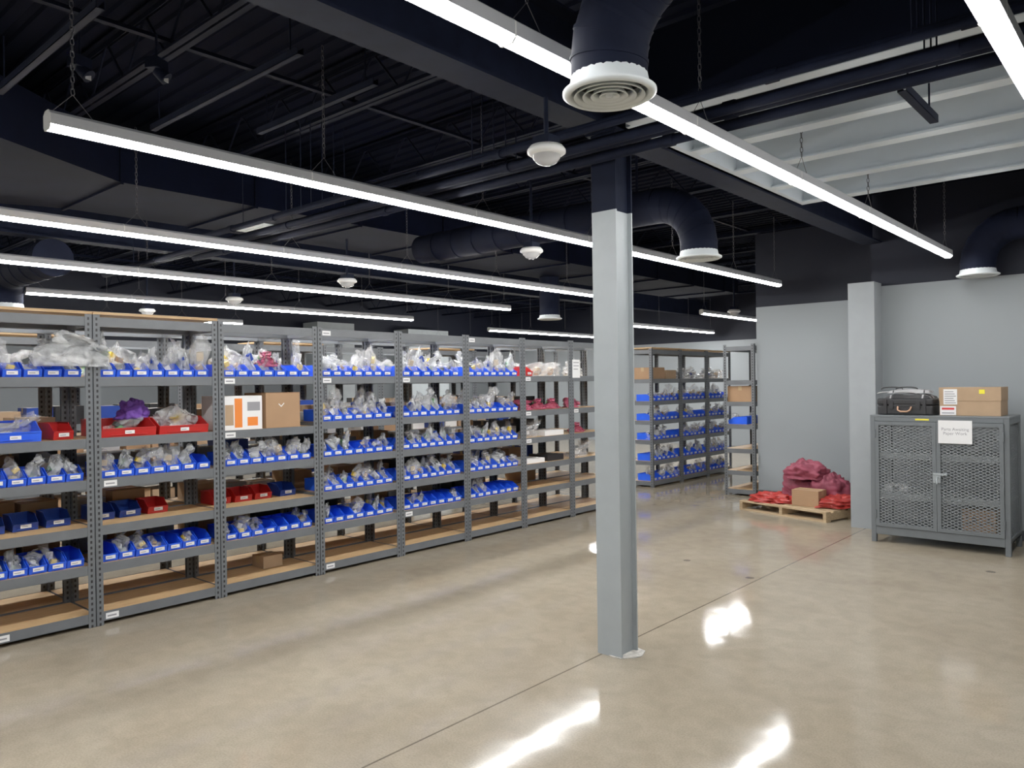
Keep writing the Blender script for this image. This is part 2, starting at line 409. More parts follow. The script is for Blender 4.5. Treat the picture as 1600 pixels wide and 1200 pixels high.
def strut(L, hang):
    mb = MB().box(0, L, -0.02, 0.02, 0, 0.003).box(0, L, -0.02, -0.017, 0, 0.04).box(0, L, 0.017, 0.02, 0, 0.04)
    for x in (0.1, L-0.1): mb.tube([(x, 0, 0), (x, 0, hang)], 0.005, 6)
    return mb.mesh('strut', [M_steelblk])
for (x, y, z, L, rz) in [(-5.36, 2.36, 3.4, 1.8, 0), (-4.9, 2.9, 3.4, 1.3, 0), (-5.2, 1.4, 3.35, 1.5, 0), (-0.98, 3.86, 2.94, 0.6, 90)]:
    obj('strut_channel', strut(L, (3.66 if z > 3 else 3.12)-z), None, T(x, y, z) @ RZ(rz), 'black hanging steel strut channel', 'strut', 'strut channels')
for (x, y, rz) in [(-4.75, 1.68, 110), (-4.46, 1.99, 120)]:
    e = empty('small_spotlight', (x, y, 3.46), 'small black ceiling spotlight with pale lens', 'spotlight', 'small spotlights')
    obj('lamp_body', MB().tube([(0, 0, 0.0), (0.02, -0.05, -0.05)], [0.03, 0.04], 16).box(-0.05, 0.05, -0.04, 0.04, 0.0, 0.06).tube([(0, 0, 0.05), (0, 0, 0.21)], 0.008, 6).mesh('spot', [M_steelblk]), e, RZ(rz))
    obj('lens', MB().box(-0.006, 0.03, -0.054, -0.05, -0.07, -0.04).mesh('spotlens', [M_gsoft]), e, RZ(rz), label='pale lens')

# ------------------------------------------------------------------ lights
ZL = 2.815
def chain_mesh(L):
    mb = MB(); z = 0.1; k = 0
    mb.tube([(0, -0.09, 0.0), (0, 0, 0.1)], 0.0018, 4); mb.tube([(0, 0.09, 0.0), (0, 0, 0.1)], 0.0018, 4)
    while z < L:
        pts = []
        for j in range(8):
            a = 2*math.pi*j/8; u = 0.008*math.cos(a); w = 0.011*math.sin(a)+(0.006 if math.sin(a) > 0 else -0.006)
            pts.append((u, 0, z+w+0.014) if k % 2 else (0, u, z+w+0.014))
        mb.tube(pts, 0.0024, 4, closed=True); z += 0.029; k += 1
    return mb.mesh('chain', [M_chain])
CH = chain_mesh(0.76); CHS = chain_mesh(0.31)
def fixture_parts(L, ml):
    h = MB().prism([(-0.041, -0.004), (-0.036, 0), (0.036, 0), (0.041, -0.004), (0.041, 0.045), (0.02, 0.062), (-0.02, 0.062), (-0.041, 0.045)], 'y', 0.004, L-0.004).mesh('housing', [M_hous])
    l = MB().prism([(-0.036, 0.0), (-0.034, -0.012), (-0.02, -0.024), (0.0, -0.028), (0.02, -0.024), (0.034, -0.012), (0.036, 0.0)], 'y', 0.006, L-0.006).mesh('lens', [ml])
    c = MB().prism([(-0.042, 0.046), (-0.042, -0.01), (-0.026, -0.027), (0.026, -0.027), (0.042, -0.01), (0.042, 0.046), (0.02, 0.063), (-0.02, 0.063)], 'y', 0, 0.004).mesh('end_cap', [M_sens])
    return h, l, c
rows = [(-0.48, 0.3, 8.4, 6), (-1.76, -0.6, 8.48, 7), (-3.85, 1.22, 9.45, 6), (-6.1, -0.3, 9.3, 7), (-8.15, 0.5, 9.2, 6), (-10.6, 3.1, 9.3, 5), (-13.2, 1.2, 7.4, 5),
        (-6.4, 12.3, 15.8, 3), (-8.8, 13.5, 17.5, 3), (-11.6, 12.4, 16.4, 3), (-14.3, 13.3, 16.8, 3),
        (-0.48, -2.8, -0.1, 2), (-3.85, -2.8, 0.55, 2), (-6.1, -2.8, -0.6, 2), (-8.15, -2.8, 0.1, 2)]  # extra unseen rows behind the camera, added to brighten the floor
cache = {}
for ri, (x, y0, y1, n) in enumerate(rows):
    ml = M_lensA if x > -2 else (M_lensC if y0 > 10 else M_lensB)
    L = (y1-y0)/n; key = (round(L, 3), ml.name)
    if key not in cache: cache[key] = fixture_parts(L, ml)
    h, l, c = cache[key]
    for i in range(n):
        e = empty('linear_light', (x, y0+i*L, ZL), 'lit white linear LED strip fixture hung on chains', 'ceiling light', 'linear light rows')
        obj('housing', h, e); obj('lens', l, e, label='glowing white lens'); obj('end_cap', c, e); obj('end_cap', c, e, (0, L-0.004, 0))
        ch = CHS if (x == -6.1 and y0+i*L < 1.2) else CH
        obj('hanging_chain', ch, e, (0, 0.11, 0.062))
        if i == n-1: obj('hanging_chain', ch, e, (0, L-0.12, 0.062))

def sensor(x, y, z, s, zt=3.66):
    e = empty('occupancy_sensor', (x, y, z), 'white round ceiling sensor with clear dome on a black box', 'sensor', 'ceiling sensors')
    obj('sensor_housing', MB().lathe([(0.0001, 0.035), (0.085*s, 0.035), (0.1*s, 0.015), (0.1*s, 0.0), (0.082*s, -0.012), (0.06*s, -0.012)], 28).mesh('sh', [M_sens]), e)
    obj('lens_dome', MB().lathe([(0.075*s, -0.010), (0.07*s, -0.03), (0.05*s, -0.052), (0.02*s, -0.064), (0.0001, -0.066)], 24).mesh('ld', [M_dome]), e, label='clear faceted dome')
    obj('junction_box', MB().box(-0.05*s, 0.05*s, -0.05*s, 0.05*s, 0.035, 0.085).mesh('jb', [M_steelblk]), e)
    obj('conduit', MB().tube([(0, 0, 0.085), (0, 0, zt-z)], 0.012, 8).mesh('cd', [M_steelblk]), e)
sensor(-2.49, 3.12, 2.81, 1.0, 3.1)
sensor(-4.5, 5.4, 2.82, 1.05); sensor(-7.22, 5.36, 2.81, 1.1, 3.3); sensor(-9.4, 5.17, 2.77, 1.1); sensor(-11.4, 4.9, 2.75, 1.1)
sensor(-8.2, 12.6, 2.7, 1.0); sensor(-5.6, 11.9, 2.75, 1.0)

# ------------------------------------------------------------------ shelving
W, D, H = 0.896, 0.457, 2.13
LV = [0.09, 0.42, 0.68, 1.0, 1.28, 1.70, 2.11]
CUR = LV
pw = 0.046
posts = {}
for sx in (1, -1):
    for sy in (1, -1):
        a, b = sorted((0, sx*pw)); c, d = sorted((0, sy*0.003)); e_, f_ = sorted((0, sx*0.003)); g_, h_ = sorted((0, sy*pw))
        mb = MB().box(a, b, c, d, 0, H).box(e_, f_, g_, h_, 0, H).box(a if sx > 0 else b-0.03, a+0.03 if sx > 0 else b, g_ if sy > 0 else h_-0.03, g_+0.03 if sy > 0 else h_, 0, 0.004)
        posts[(sx, sy)] = mb.mesh('post', [M_post])
bh = 0.062
mb = MB()
for (ya, yb) in ((0.0035, 0.008), (D-0.008, D-0.0035)): mb.box(0.008, W-0.008, ya, yb, -bh, 0.003)
mb.box(0.008, W-0.008, 0.0035, 0.03, -bh, -bh+0.004).box(0.008, W-0.008, D-0.03, D-0.0035, -bh, -bh+0.004)
for (xa, xb) in ((0.0035, 0.008), (W-0.008, W-0.0035)): mb.box(xa, xb, 0.008, D-0.008, -bh, -0.0)
frame_me = mb.mesh('shelf_frame', [M_beam])
board_me = MB().box(0.009, W-0.009, 0.009, D-0.009, -0.016, 0.0).mesh('shelf_board', [M_board])
top_me = MB().box(0.001, W-0.001, -0.004, D+0.004, H+0.001, H+0.019).mesh('top_board', [M_board])
stick_me = MB().box(0, 0.085, -0.0015, 0, 0, 0.04).box(0.01, 0.07, -0.0019, -0.0015, 0.014, 0.024, 1).mesh('label_sticker', [M_paper, M_gink])
def unit(M, label, group, lv=LV, topboard=False, stick=(), H_=1.0):
    e = empty('shelving_unit', M, label, 'shelving', group)
    for (sx, x) in ((1, 0), (-1, W)):
        for (sy, y) in ((1, 0), (-1, D)):
            obj('post', posts[(sx, sy)], e, (x, y, 0))
    for i, z in enumerate(lv):
        obj('shelf_frame', frame_me, e, (0, 0, z))
        if i < len(lv)-1: obj('shelf_board', board_me, e, (0, 0, z))
    if topboard: obj('top_board', top_me, e)
    for (x, i) in stick: obj('label_sticker', stick_me, e, (x, 0.003, lv[i]-0.052), label='small white shelf label')
    return e

def bin_mesh(w, d, h, m, name='bin'):
    t = 0.003; mb = MB(); hf = h*0.5
    prof = [(0, 0), (-0.012, hf), (0.0, hf+0.004), (d*0.28, h), (d, h), (d, 0)]
    for x in (-w/2, w/2-t): mb.prism(prof, 'x', x, x+t)
    mb.box(-w/2+t, w/2-t, d-t, d, 0, h); mb.box(-w/2+t, w/2-t, 0.0, d-t, 0, t)
    mb.prism([(0, 0), (-0.012, hf), (-0.009, hf), (0.003, 0)], 'x', -w/2+t, w/2-t)
    mb.box(-w/2+t, w/2-t, -0.017, -0.009, hf-0.005, hf+0.002)
    mb.box(-w/2-0.002, w/2+0.002, d-0.006, d+0.002, h-0.006, h+0.002)
    for x in (-w/2-0.002, w/2-t): mb.box(x, x+t+0.002, d*0.28, d, h-0.006, h+0.002)
    mb.box(-w*0.34, w*0.34, -0.0125, -0.005, hf*0.22, hf*0.3)
    return mb.mesh(name, [m])
BW = 0.104
bins = {'blue': bin_mesh(BW, 0.27, 0.1, M_blue), 'wred': bin_mesh(0.37, 0.4, 0.12, M_red), 'red': bin_mesh(BW+0.02, 0.27, 0.11, M_red),
        'dblue': bin_mesh(0.15, 0.2, 0.1, M_dblue), 'wblue': bin_mesh(0.3, 0.38, 0.13, M_blue), 'mred': bin_mesh(0.15, 0.2, 0.1, M_red)}
binw = {'blue': BW, 'wred': .37, 'red': BW+.02, 'dblue': .15, 'wblue': .3, 'mred': .15}
card_me = MB().box(-0.032, 0.032, -0.001, 0, 0, 0.024).box(-0.026, 0.012, -0.0013, -0.001, 0.008, 0.013, 1).mesh('label_card', [M_paper, M_gink])

def bag_mesh(seed, w, h, t, m=None, content=0, nu=11, nv=14, lean=0.0):
    rr = random.Random(seed); off = Vector((seed*3.7, seed*1.3, seed*2.1)); mb = MB()
    tx = rr.uniform(-0.8, 0.8); ty = rr.uniform(-0.2, 0.6); pk = rr.uniform(-0.7, 0.7); tw = rr.uniform(-0.8, 0.8); tp = rr.uniform(-0.1, 0.6)
    def pt(u, v, s):
        taper = 1-tp*v*v
        x = u*w/2*taper; hh = h*(1-0.34*abs(u-pk)**1.3)
        z = v*hh
        th = t/2*math.sqrt(max(0, 1-u*u*0.98))*(1-v)**0.5
        y = s*th
        nz = noise.noise_vector(Vector((u*2.2, v*2.8, s*0.5))+off)
        n2 = noise.noise_vector(Vector((u*6, v*6, s*0.9))+off)
        x += nz.x*w*0.3*(0.15+v)+n2.x*w*0.08
        y += nz.y*t*0.45*(0.3+1.5*v)+n2.y*t*0.26
        z += nz.z*h*0.2*v+n2.z*h*0.06*v
        x += tx*w*0.5*v*v; y -= ty*t*v*v
        ca, sa = math.cos(tw*v), math.sin(tw*v)
        x, y = x*ca-y*sa, x*sa+y*ca
        if v > 0.9: z += (rr.random()-0.5)*h*0.1
        lim = w*0.48 if z < 0.09 else w*0.75
        x = max(-lim, min(lim, x)); y = max(-t*0.9, min(t*0.9, y))
        return (x, y, max(0.002, z))
    for s in (1, -1):
        vs = [pt(-1+2*i/nu, j/nv, s) for j in range(nv+1) for i in range(nu+1)]; fs = []
        for j in range(nv):
            for i in range(nu):
                a = j*(nu+1)+i; q = (a, a+1, a+nu+2, a+nu+1)
                if (i+j) % 2: fs += [(q[0], q[1], q[2]), (q[0], q[2], q[3])]
                else: fs += [(q[0], q[1], q[3]), (q[1], q[2], q[3])]
        mb.add(vs, fs, 0, True)
    cms = [M_grn, M_tan, M_steel, M_green, M_paper, M_yelp, M_dblue, M_grn, M_card]
    for q in range(2):
        Tm = T(rr.uniform(-.1, .1)*w, 0, h*(0.25+0.28*q)) @ RZ(rr.uniform(-20, 20)) @ RY(rr.uniform(-40, 40))
        mb.box(-w*rr.uniform(.12, .26), w*rr.uniform(.12, .26), -t*0.12, t*0.12, -h*rr.uniform(.06, .15), h*rr.uniform(.06, .15), 1+q, Tm)
    me = mb.mesh('plastic_bag', [m or M_bag, cms[content % 9], cms[(content*2+3) % 9]])
    me['hh'] = max(v[2] for v in mb.v)
    return me
bags = [bag_mesh(i+1, 0.092+0.012*(i % 3), 0.14+0.022*(i % 5), 0.11, M_bagf if i % 3 == 0 else M_bag, i) for i in range(28)]
pbags = [bag_mesh(40+i, 0.2, 0.13, 0.18, M_bagp, i) for i in range(3)]
wbags = [bag_mesh(60+i, 0.24+0.03*(i % 3), 0.14+0.035*(i % 3), 0.2, M_bagf if i % 2 else M_bag, i*2) for i in range(8)]
def jit(a): return (R.random()-0.5)*2*a
def put_bins(M, z, n, kind='blue', x0=0.052, x1=W-0.052, y=0.02, fill=0.85, grp='blue bins on the shelves', card=True, bagsc=1.0, two=0.2):
    w = binw[kind]; col = {'blue': 'blue', 'wred': 'wide red', 'red': 'red', 'dblue': 'dark blue', 'wblue': 'wide blue', 'mred': 'red'}[kind]
    step = (x1-x0)/n
    mh = min([l for l in CUR if l > z+0.05]+[9])-z-0.08
    for i in range(n):
        cx = x0+step*(i+0.5); yy = y+R.random()*0.012
        Mb = M @ T(cx, yy+0.018, z+0.0015) @ RZ(jit(1.2) if kind == 'blue' else jit(2))
        b = obj('storage_bin', bins[kind], None, Mb, col+' plastic open-front parts bin on a steel shelf', 'storage bin', grp)
        if card: obj('label_card', card_me, b, T(0, -0.0125, 0.018 if kind == 'blue' else 0.02), label='white card label')
        if R.random() < fill:
            me = R.choice(wbags) if w > 0.25 else R.choice(bags)
            sc = bagsc*R.uniform(0.88, 1.18); sz = min(sc*R.uniform(.85, 1.1), mh/me['hh'])
            Mg = Mb @ T(0, 0.085+jit(0.02) if w < 0.25 else 0.2, 0.004) @ RX(R.uniform(-4, 16)) @ RZ(jit(16)+(180 if R.random() < 0.5 else 0)) @ Matrix.Diagonal((min(1.05, sc), min(sc, 1.05), sz, 1))
            obj('plastic_bag', me, None, Mg, 'crumpled clear plastic bag of parts standing in a bin', 'plastic bag', 'bagged parts in bins')
            if w < 0.15 and R.random() < two:
                me = R.choice(bags)
                Mg = Mb @ T(0, 0.185+jit(0.01), 0.004) @ RZ(jit(10)) @ RX(R.uniform(-4, 4)) @ Matrix.Diagonal((min(1.0, sc), min(sc, 1)*0.8, min(sc*1.1, mh/me['hh']), 1))
                obj('plastic_bag', me, None, Mg, 'crumpled clear plastic bag of parts standing in a bin', 'plastic bag', 'bagged parts in bins')

def carton(M, w, d, h, m=M_card, label='brown cardboard carton on a shelf', tape=True, extra=None):
    e = empty('cardboard_box', M, label, 'cardboard box')
    mb = MB().box(0, w, 0, d, 0, h-0.004)
    mb.box(0, w, 0, d/2-0.001, h-0.004, h).box(0, w, d/2+0.001, d, h-0.004, h)
    o = obj('box_body', mb.mesh('carton', [m]), e); bevel(o, 0.003, 1)
    if tape:
        obj('tape', MB().box(-0.0008, w+0.0008, d/2-0.025, d/2+0.025, h, h+0.0008).box(-0.0012, 0, d/2-0.025, d/2+0.025, h-0.06, h+0.0008).box(w, w+0.0012, d/2-0.025, d/2+0.025, h-0.06, h+0.0008).mesh('tape', [M_tape]), e)
    return e
def flat(parent, name, x0, x1, y, z0, z1, m, label=None, th=0.0015):
    return obj(name, MB().box(x0, x1, y-th, y, z0, z1).mesh(name, [m]), parent, label=label)
def scart(w, d, h, m):
    mb = MB().box(-w/2, w/2, 0, d, 0, h-0.003).box(-w/2, w/2, 0, d/2-0.001, h-0.003, h).box(-w/2, w/2, d/2+0.001, d, h-0.003, h)
    mb.box(-w/2-0.001, w/2+0.001, d/2-0.02, d/2+0.02, h-0.05, h+0.001, 1)
    return mb.mesh('small_carton', [m, M_tape])
scs = [(scart(0.24, 0.3, 0.16, M_card), 'brown'), (scart(0.2, 0.28, 0.12, M_gsoft), 'grey'), (scart(0.25, 0.3, 0.18, M_blkp), 'black'), (scart(0.22, 0.25, 0.1, M_paper), 'white'), (scart(0.24, 0.3, 0.14, M_cardl), 'light brown'), (scart(0.22, 0.28, 0.17, M_dblue), 'dark blue')]
def fillbox(M, z, y=0.06):
    for i in range(3):
        if R.random() < 0.9:
            me, cn = R.choice(scs)
            obj('cardboard_box', me, None, M @ T(0.18+0.27*i+jit(0.01), y, z+0.0015) @ RZ(jit(4)), cn+' closed parts carton on a rear shelf', 'cardboard box', 'cartons on the rear shelves')

XA = -5.6; Y0 = 2.04; BP = 0.9
def MA(k): return T(XA, Y0+BP*k, 0) @ RZ(90)
GA = 'grey boltless shelving run'
labels = {-1: 'grey boltless steel shelving with wood top board', 0: 'grey boltless steel shelving with wood top board and red bins', 1: 'grey boltless steel shelving holding two cartons'}
LVs = {}
for k in range(-1, 7):
    lv = list(LV)
    if k >= 2: lv[4] = 1.31; lv[3] = 1.0; lv[2] = 0.70
    LVs[k] = lv
    st = {-1: [(0.05, 5), (0.3, 0)], 0: [(0.06, 0), (0.06, 3)], 1: [(0.05, 5), (0.05, 4)], 2: [(0.05, 6), (0.05, 5), (0.06, 0)], 3: [(0.05, 5), (0.06, 1)], 4: [(0.05, 6)], 5: [(0.05, 5), (0.05, 4), (0.05, 3)], 6: [(0.05, 4)]}[k]
    unit(MA(k), labels.get(k, 'grey boltless steel shelving filled with blue bins'), GA, lv, topboard=(k < 1), stick=st)
put_bins(MA(-1), LV[5], 6, x0=0.13, fill=0.8, bagsc=1.15); put_bins(MA(-1), LV[3], 7, fill=1, bagsc=1.08); put_bins(MA(-1), LV[1], 7, fill=0.8, bagsc=.95)
put_bins(MA(-1), LV[2], 4, 'dblue', y=0.2, fill=0)
put_bins(MA(0), LV[5], 7, fill=1, bagsc=1.35, two=.4); put_bins(MA(0), LV[4], 2, 'wred', fill=1); put_bins(MA(0), LV[3], 7, fill=0.95, bagsc=1.1); put_bins(MA(0), LV[1], 7, fill=0.4, bagsc=0.85)
put_bins(MA(0), LV[2], 2, 'dblue', x1=0.42, y=0.22, fill=0); put_bins(MA(0), LV[2], 1, 'mred', x0=0.44, x1=.62, y=0.22, fill=0)
put_bins(MA(1), LV[5], 7, fill=0.9, bagsc=1.25, two=.3); put_bins(MA(1), LV[3], 7, fill=0.95, bagsc=1.1); put_bins(MA(1), LV[1], 7, fill=0.5, bagsc=0.85)
put_bins(MA(1), LV[2], 3, 'mred', x1=0.6, y=0.22, fill=0); put_bins(MA(1), LV[2], 1, 'dblue', x0=0.64, y=0.22, fill=0)
for k in (2, 3, 4):
    CUR = LVs[k]
    for li in (1, 2, 3, 4, 5):
        put_bins(MA(k), LVs[k][li], 7 if not (k == 3 and li == 5) else 6, fill=0.9 if li > 1 else 0.55, bagsc=1.0 if li in (2, 3) else (.88 if li == 1 else 1.2))
put_bins(MA(5), LVs[5][5], 1, 'red', x0=0.06, x1=0.25, fill=0.0)

# row B back-to-back
XB = XA-2*D-0.03
def MBk(k): return T(XB, Y0+BP*(k+1)-0.004, 0) @ RZ(-90)
for k in range(-1, 7):
    unit(MBk(k), 'grey boltless steel shelving standing back to back', 'rear shelving run', LV, topboard=False)
for k in range(-1, 6):
    M = MBk(k)
    for li in (1, 2, 3, 4): fillbox(M, LV[li], 0.1)
    for i in range(3):
        if R.random() < 0.85:
            obj('plastic_bag', R.choice(wbags), None, M @ T(0.18+0.27*i+jit(0.02), 0.24+jit(0.03), LV[5]+0.002) @ RZ(jit(12)) @ Matrix.Diagonal((1, 1, 1.25, 1)), 'bulky frosted plastic bag lying on a shelf', 'plastic bag', 'loose bagged parts')
# row C further aisle
for k in range(-1, 8):
    M = T(-8.1, Y0+BP*k, 0) @ RZ(90)
    unit(M, 'grey boltless steel shelving in the next aisle', 'next aisle shelving', LV, topboard=(k % 3 == 0))
    for li in (1, 2, 3, 4, 5): fillbox(M, LV[li])

# row D and E
CUR = [0.09, 0.40, 0.72, 1.02, 1.32, 1.66, 2.11]
for k in range(3):
    M = T(-6.15, 10.2+BP*k, 0) @ RZ(90)
    lv = CUR
    unit(M, 'grey boltless steel shelving full of blue bins across the aisle', 'far shelving run', lv, topboard=True)
    for li in (0, 1, 2, 3, 4):
        put_bins(M, lv[li], 6, fill=0.8, grp='blue bins on the far shelves', card=True, two=0, bagsc=1.15)
    if k > 0: 
        for i in range(3): obj('plastic_bag', wbags[(i+k) % 6], None, M @ T(0.2+0.26*i, 0.2, lv[5]+0.002), 'bulky frosted plastic bag lying on a shelf', 'plastic bag', 'loose bagged parts')
carton(T(-6.17, 10.26, 1.661) @ RZ(90), 0.36, 0.36, 0.18, M_card); carton(T(-6.17, 10.68, 1.661) @ RZ(90), 0.3, 0.3, 0.14, M_cardl, 'light brown cardboard carton on a shelf')
lvE = [0.09, 0.35, 0.66, 1.0, 1.32, 1.62, 2.1]
CUR = lvE
for k in range(2):
    M = T(-4.975, 10.2+BP*(k+1)-0.004, 0) @ RZ(-90)
    unit(M, 'grey boltless steel shelving at the end of the grey wall', 'wall end shelving', lvE, topboard=False)
    put_bins(M, lvE[3], 6, fill=0.5, grp='blue bins on the far shelves', card=False, two=0)
    if k == 0: carton(M @ T(0.42, 0.03, lvE[4]+0.001), 0.42, 0.38, 0.22)
CUR = LV

# ---- special contents row A
def on(M, x, y, z): return M @ T(x, y, z)
obj('plastic_bag', bag_mesh(81, 0.5, 0.23, 0.3, M_bagf, 4, 16, 14), None, on(MA(-1), 0.78, 0.06, LV[5]+0.07) @ RZ(5), 'large crumpled clear plastic bag draped over bins', 'plastic bag')
obj('plastic_bag', bag_mesh(82, 0.2, 0.16, 0.2, M_bagf, 4), None, on(MA(-1), 0.2, 0.2, LV[4]+0.002), 'crumpled clear plastic bag lying on a shelf', 'plastic bag')
put_bins(MA(-1), LV[4], 1, 'red', x0=0.66, x1=0.84, fill=0.0, y=0.1); put_bins(MA(-1), LV[4], 1, 'wblue', x0=0.3, x1=0.6, fill=1, y=0.05)
c = carton(on(MA(1), 0.06, 0.04, LV[4]+0.001), 0.33, 0.36, 0.27, M_paper, 'white carton with orange printed stripe on a shelf', tape=False)
flat(c, 'orange_stripe', 0.09, 0.155, -0.0003, 0.02, 0.25, M_orange, 'orange printed stripe'); flat(c, 'print_block', 0.2, 0.31, -0.0003, 0.15, 0.22, M_gink)
flat(c, 'print_block', 0.2, 0.29, -0.0003, 0.03, 0.1, M_orange); flat(c, 'print_block', 0.01, 0.08, -0.0003, 0.04, 0.2, M_cardl)
c = carton(on(MA(1), 0.43, 0.05, LV[4]+0.001), 0.32, 0.34, 0.29, M_card, 'brown cardboard carton with a small white mark', tape=False)
mb = MB().prism([(0.14, 0.17), (0.17, 0.2), (0.165, 0.205), (0.14, 0.18), (0.12, 0.2), (0.115, 0.195)], 'y', -0.0015, -0.0002)
obj('white_mark', mb.mesh('white_mark', [M_paper]), c)
def blob(seed, rx, ry, rz, amp, m, freq=2.2, nu=64, nv=40, fold=0.0):
    mb = MB(); off = Vector((seed*5.1, seed*2.3, seed)); vs = []
    for j in range(nv+1):
        ph = math.pi*j/nv
        for i in range(nu):
            th = 2*math.pi*i/nu; d = Vector((math.sin(ph)*math.cos(th), math.sin(ph)*math.sin(th), math.cos(ph)))
            rdg = 1-abs(noise.noise(d*3.1+off))*2
            k = 1+amp*noise.fractal(d*freq+off, 1.0, 2.0, 3)+fold*(rdg**3-0.4)
            p = Vector((d.x*rx*k, d.y*ry*k, d.z*rz*k)); p.z = max(0, p.z+rz*0.45)
            if p.z < 0.02: p.x *= 1.12; p.y *= 1.12
            vs.append(p)
    fs = [(j*nu+i, (j+1)*nu+i, (j+1)*nu+(i+1) % nu, j*nu+(i+1) % nu) for j in range(nv) for i in range(nu)]
    return mb.add(vs, fs, 0, True).mesh('heap', [m])
obj('fabric_bundle', blob(3, 0.10, 0.09, 0.1, 0.3, M_purple), None, on(MA(0), 0.4, 0.34, LV[4]+0.11), 'purple fabric bundle behind red bins on a shelf', 'fabric')
for (k, li, x, kind) in [(5, 4, .2, 'p'), (5, 4, .45, 'p'), (5, 4, .7, 'p'), (5, 3, .25, 'w'), (5, 5, .45, 'w'), (5, 5, .7, 'w'), (6, 4, .2, 'p'), (6, 3, .3, 'p'), (6, 5, .25, 'w'), (6, 2, .3, 'w'), (1, 5, .5, 'p')]:
    me = pbags[(k+int(x*10)) % 3] if kind == 'p' else wbags[(k+li) % 6]
    zz = LVs[k][li]+0.002
    if (k, li) == (1, 5): zz += 0.08
    obj('plastic_bag', me, None, on(MA(k), x, 0.17, zz) @ RZ(jit(15)), ('pink' if kind == 'p' else 'clear')+' plastic bag of parts lying on a shelf', 'plastic bag', 'loose bagged parts')
carton(on(MA(5), 0.45, 0.06, LVs[5][3]+0.001), 0.36, 0.3, 0.06, M_paper, 'flat white carton on a shelf', tape=False)
carton(on(MA(5), 0.5, 0.06, LVs[5][2]+0.001), 0.3, 0.3, 0.07, M_blkp, 'flat black case on a shelf', tape=False)
carton(on(MA(5), 0.1, 0.06, LVs[5][2]+0.001), 0.34, 0.3, 0.05, M_paper, 'flat white carton on a shelf', tape=False)
carton(on(MA(1), 0.5, 0.24, LV[0]+0.001), 0.18, 0.18, 0.1, M_cardl, 'small light cardboard carton on the bottom shelf')
p = obj('posted_sheet', MB().box(0, 0.15, -0.002, 0, 0, 0.22).box(0.02, 0.13, -0.0025, -0.002, 0.18, 0.19, 1).box(0.02, 0.13, -0.0025, -0.002, 0.14, 0.15, 1).box(0.02, 0.11, -0.0025, -0.002, 0.1, 0.11, 1).mesh('sheet', [M_paper, M_gink]), None, on(MA(6), 0.02, -0.0005, 1.68), 'white posted paper sheet on the shelving post', 'paper')

# ------------------------------------------------------------------ mesh cabinet
CW, CD, CH_ = 1.18, 0.6, 1.257
cab = empty('mesh_cabinet', (-2.39, 8.1, 0), 'grey welded steel cabinet with expanded-metal doors', 'cabinet')
zb = 0.11
mb = MB()
for x in (0, CW-0.045):
    for y in (0, CD-0.045):
        mb.box(x, x+0.045, y, y+0.045, 0, CH_-0.02)
mb.box(0, CW, 0, CD, CH_-0.02, CH_); mb.box(0, CW, 0.02, CD, zb, zb+0.02)
mb.box(0.045, CW-0.045, 0, 0.03, zb-0.03, zb+0.05).box(0.045, CW-0.045, 0, 0.03, CH_-0.06, CH_-0.02)
for x in (0.0, CW-0.03): mb.box(x, x+0.03, 0.045, CD-0.045, zb, zb+0.05).box(x, x+0.03, 0.045, CD-0.045, CH_-0.07, CH_-0.02)
mb.box(0.045, CW-0.045, CD-0.03, CD, zb, zb+0.05).box(0.045, CW-0.045, CD-0.03, CD, CH_-0.07, CH_-0.02)
o = obj('cabinet_body', mb.mesh('cabinet_body', [M_cab]), cab); bevel(o, 0.003, 1)
for z in (0.47, 0.87):
    obj('inner_shelf', MB().box(0.02, CW-0.02, 0.04, CD-0.02, z, z+0.02).box(0.02, CW-0.02, 0.036, 0.04, z-0.04, z+0.02).mesh('inner_shelf', [M_colgray]), cab)
def lattice(w, h, px=0.058, pz=0.028, t=0.0095):
    mb = MB(); s = pz/px
    for sg in (1, -1):
        c = -s*w if sg > 0 else 0
        cmax = h if sg > 0 else h+s*w
        while c < cmax:
            def clip(x): return sg*s*x+c
            lo, hi = 0.0, w
            if sg > 0:
                if c < 0: lo = -c/s
                if clip(w) > h: hi = (h-c)/s
            else:
                if c > h: lo = (c-h)/s
                if clip(w) < 0: hi = c/s
            if hi-lo > 0.003:
                a = (lo, clip(lo)); b = (hi, clip(hi)); th = t*0.5
                y0_ = 0.0 if sg > 0 else 0.0008
                mb.add([(a[0], y0_, a[1]-th), (b[0], y0_, b[1]-th), (b[0], y0_, b[1]+th), (a[0], y0_, a[1]+th),
                        (a[0], y0_+0.002, a[1]-th), (b[0], y0_+0.002, b[1]-th), (b[0], y0_+0.002, b[1]+th), (a[0], y0_+0.002, a[1]+th)],
                       [(0, 1, 2, 3), (7, 6, 5, 4), (0, 4, 5, 1), (3, 2, 6, 7)])
            c += pz
    return mb.mesh('lattice', [M_mesh])
dw, dh = 0.542, CH_-0.06-zb-0.05-0.004
lat = lattice(dw-0.05, dh-0.05)
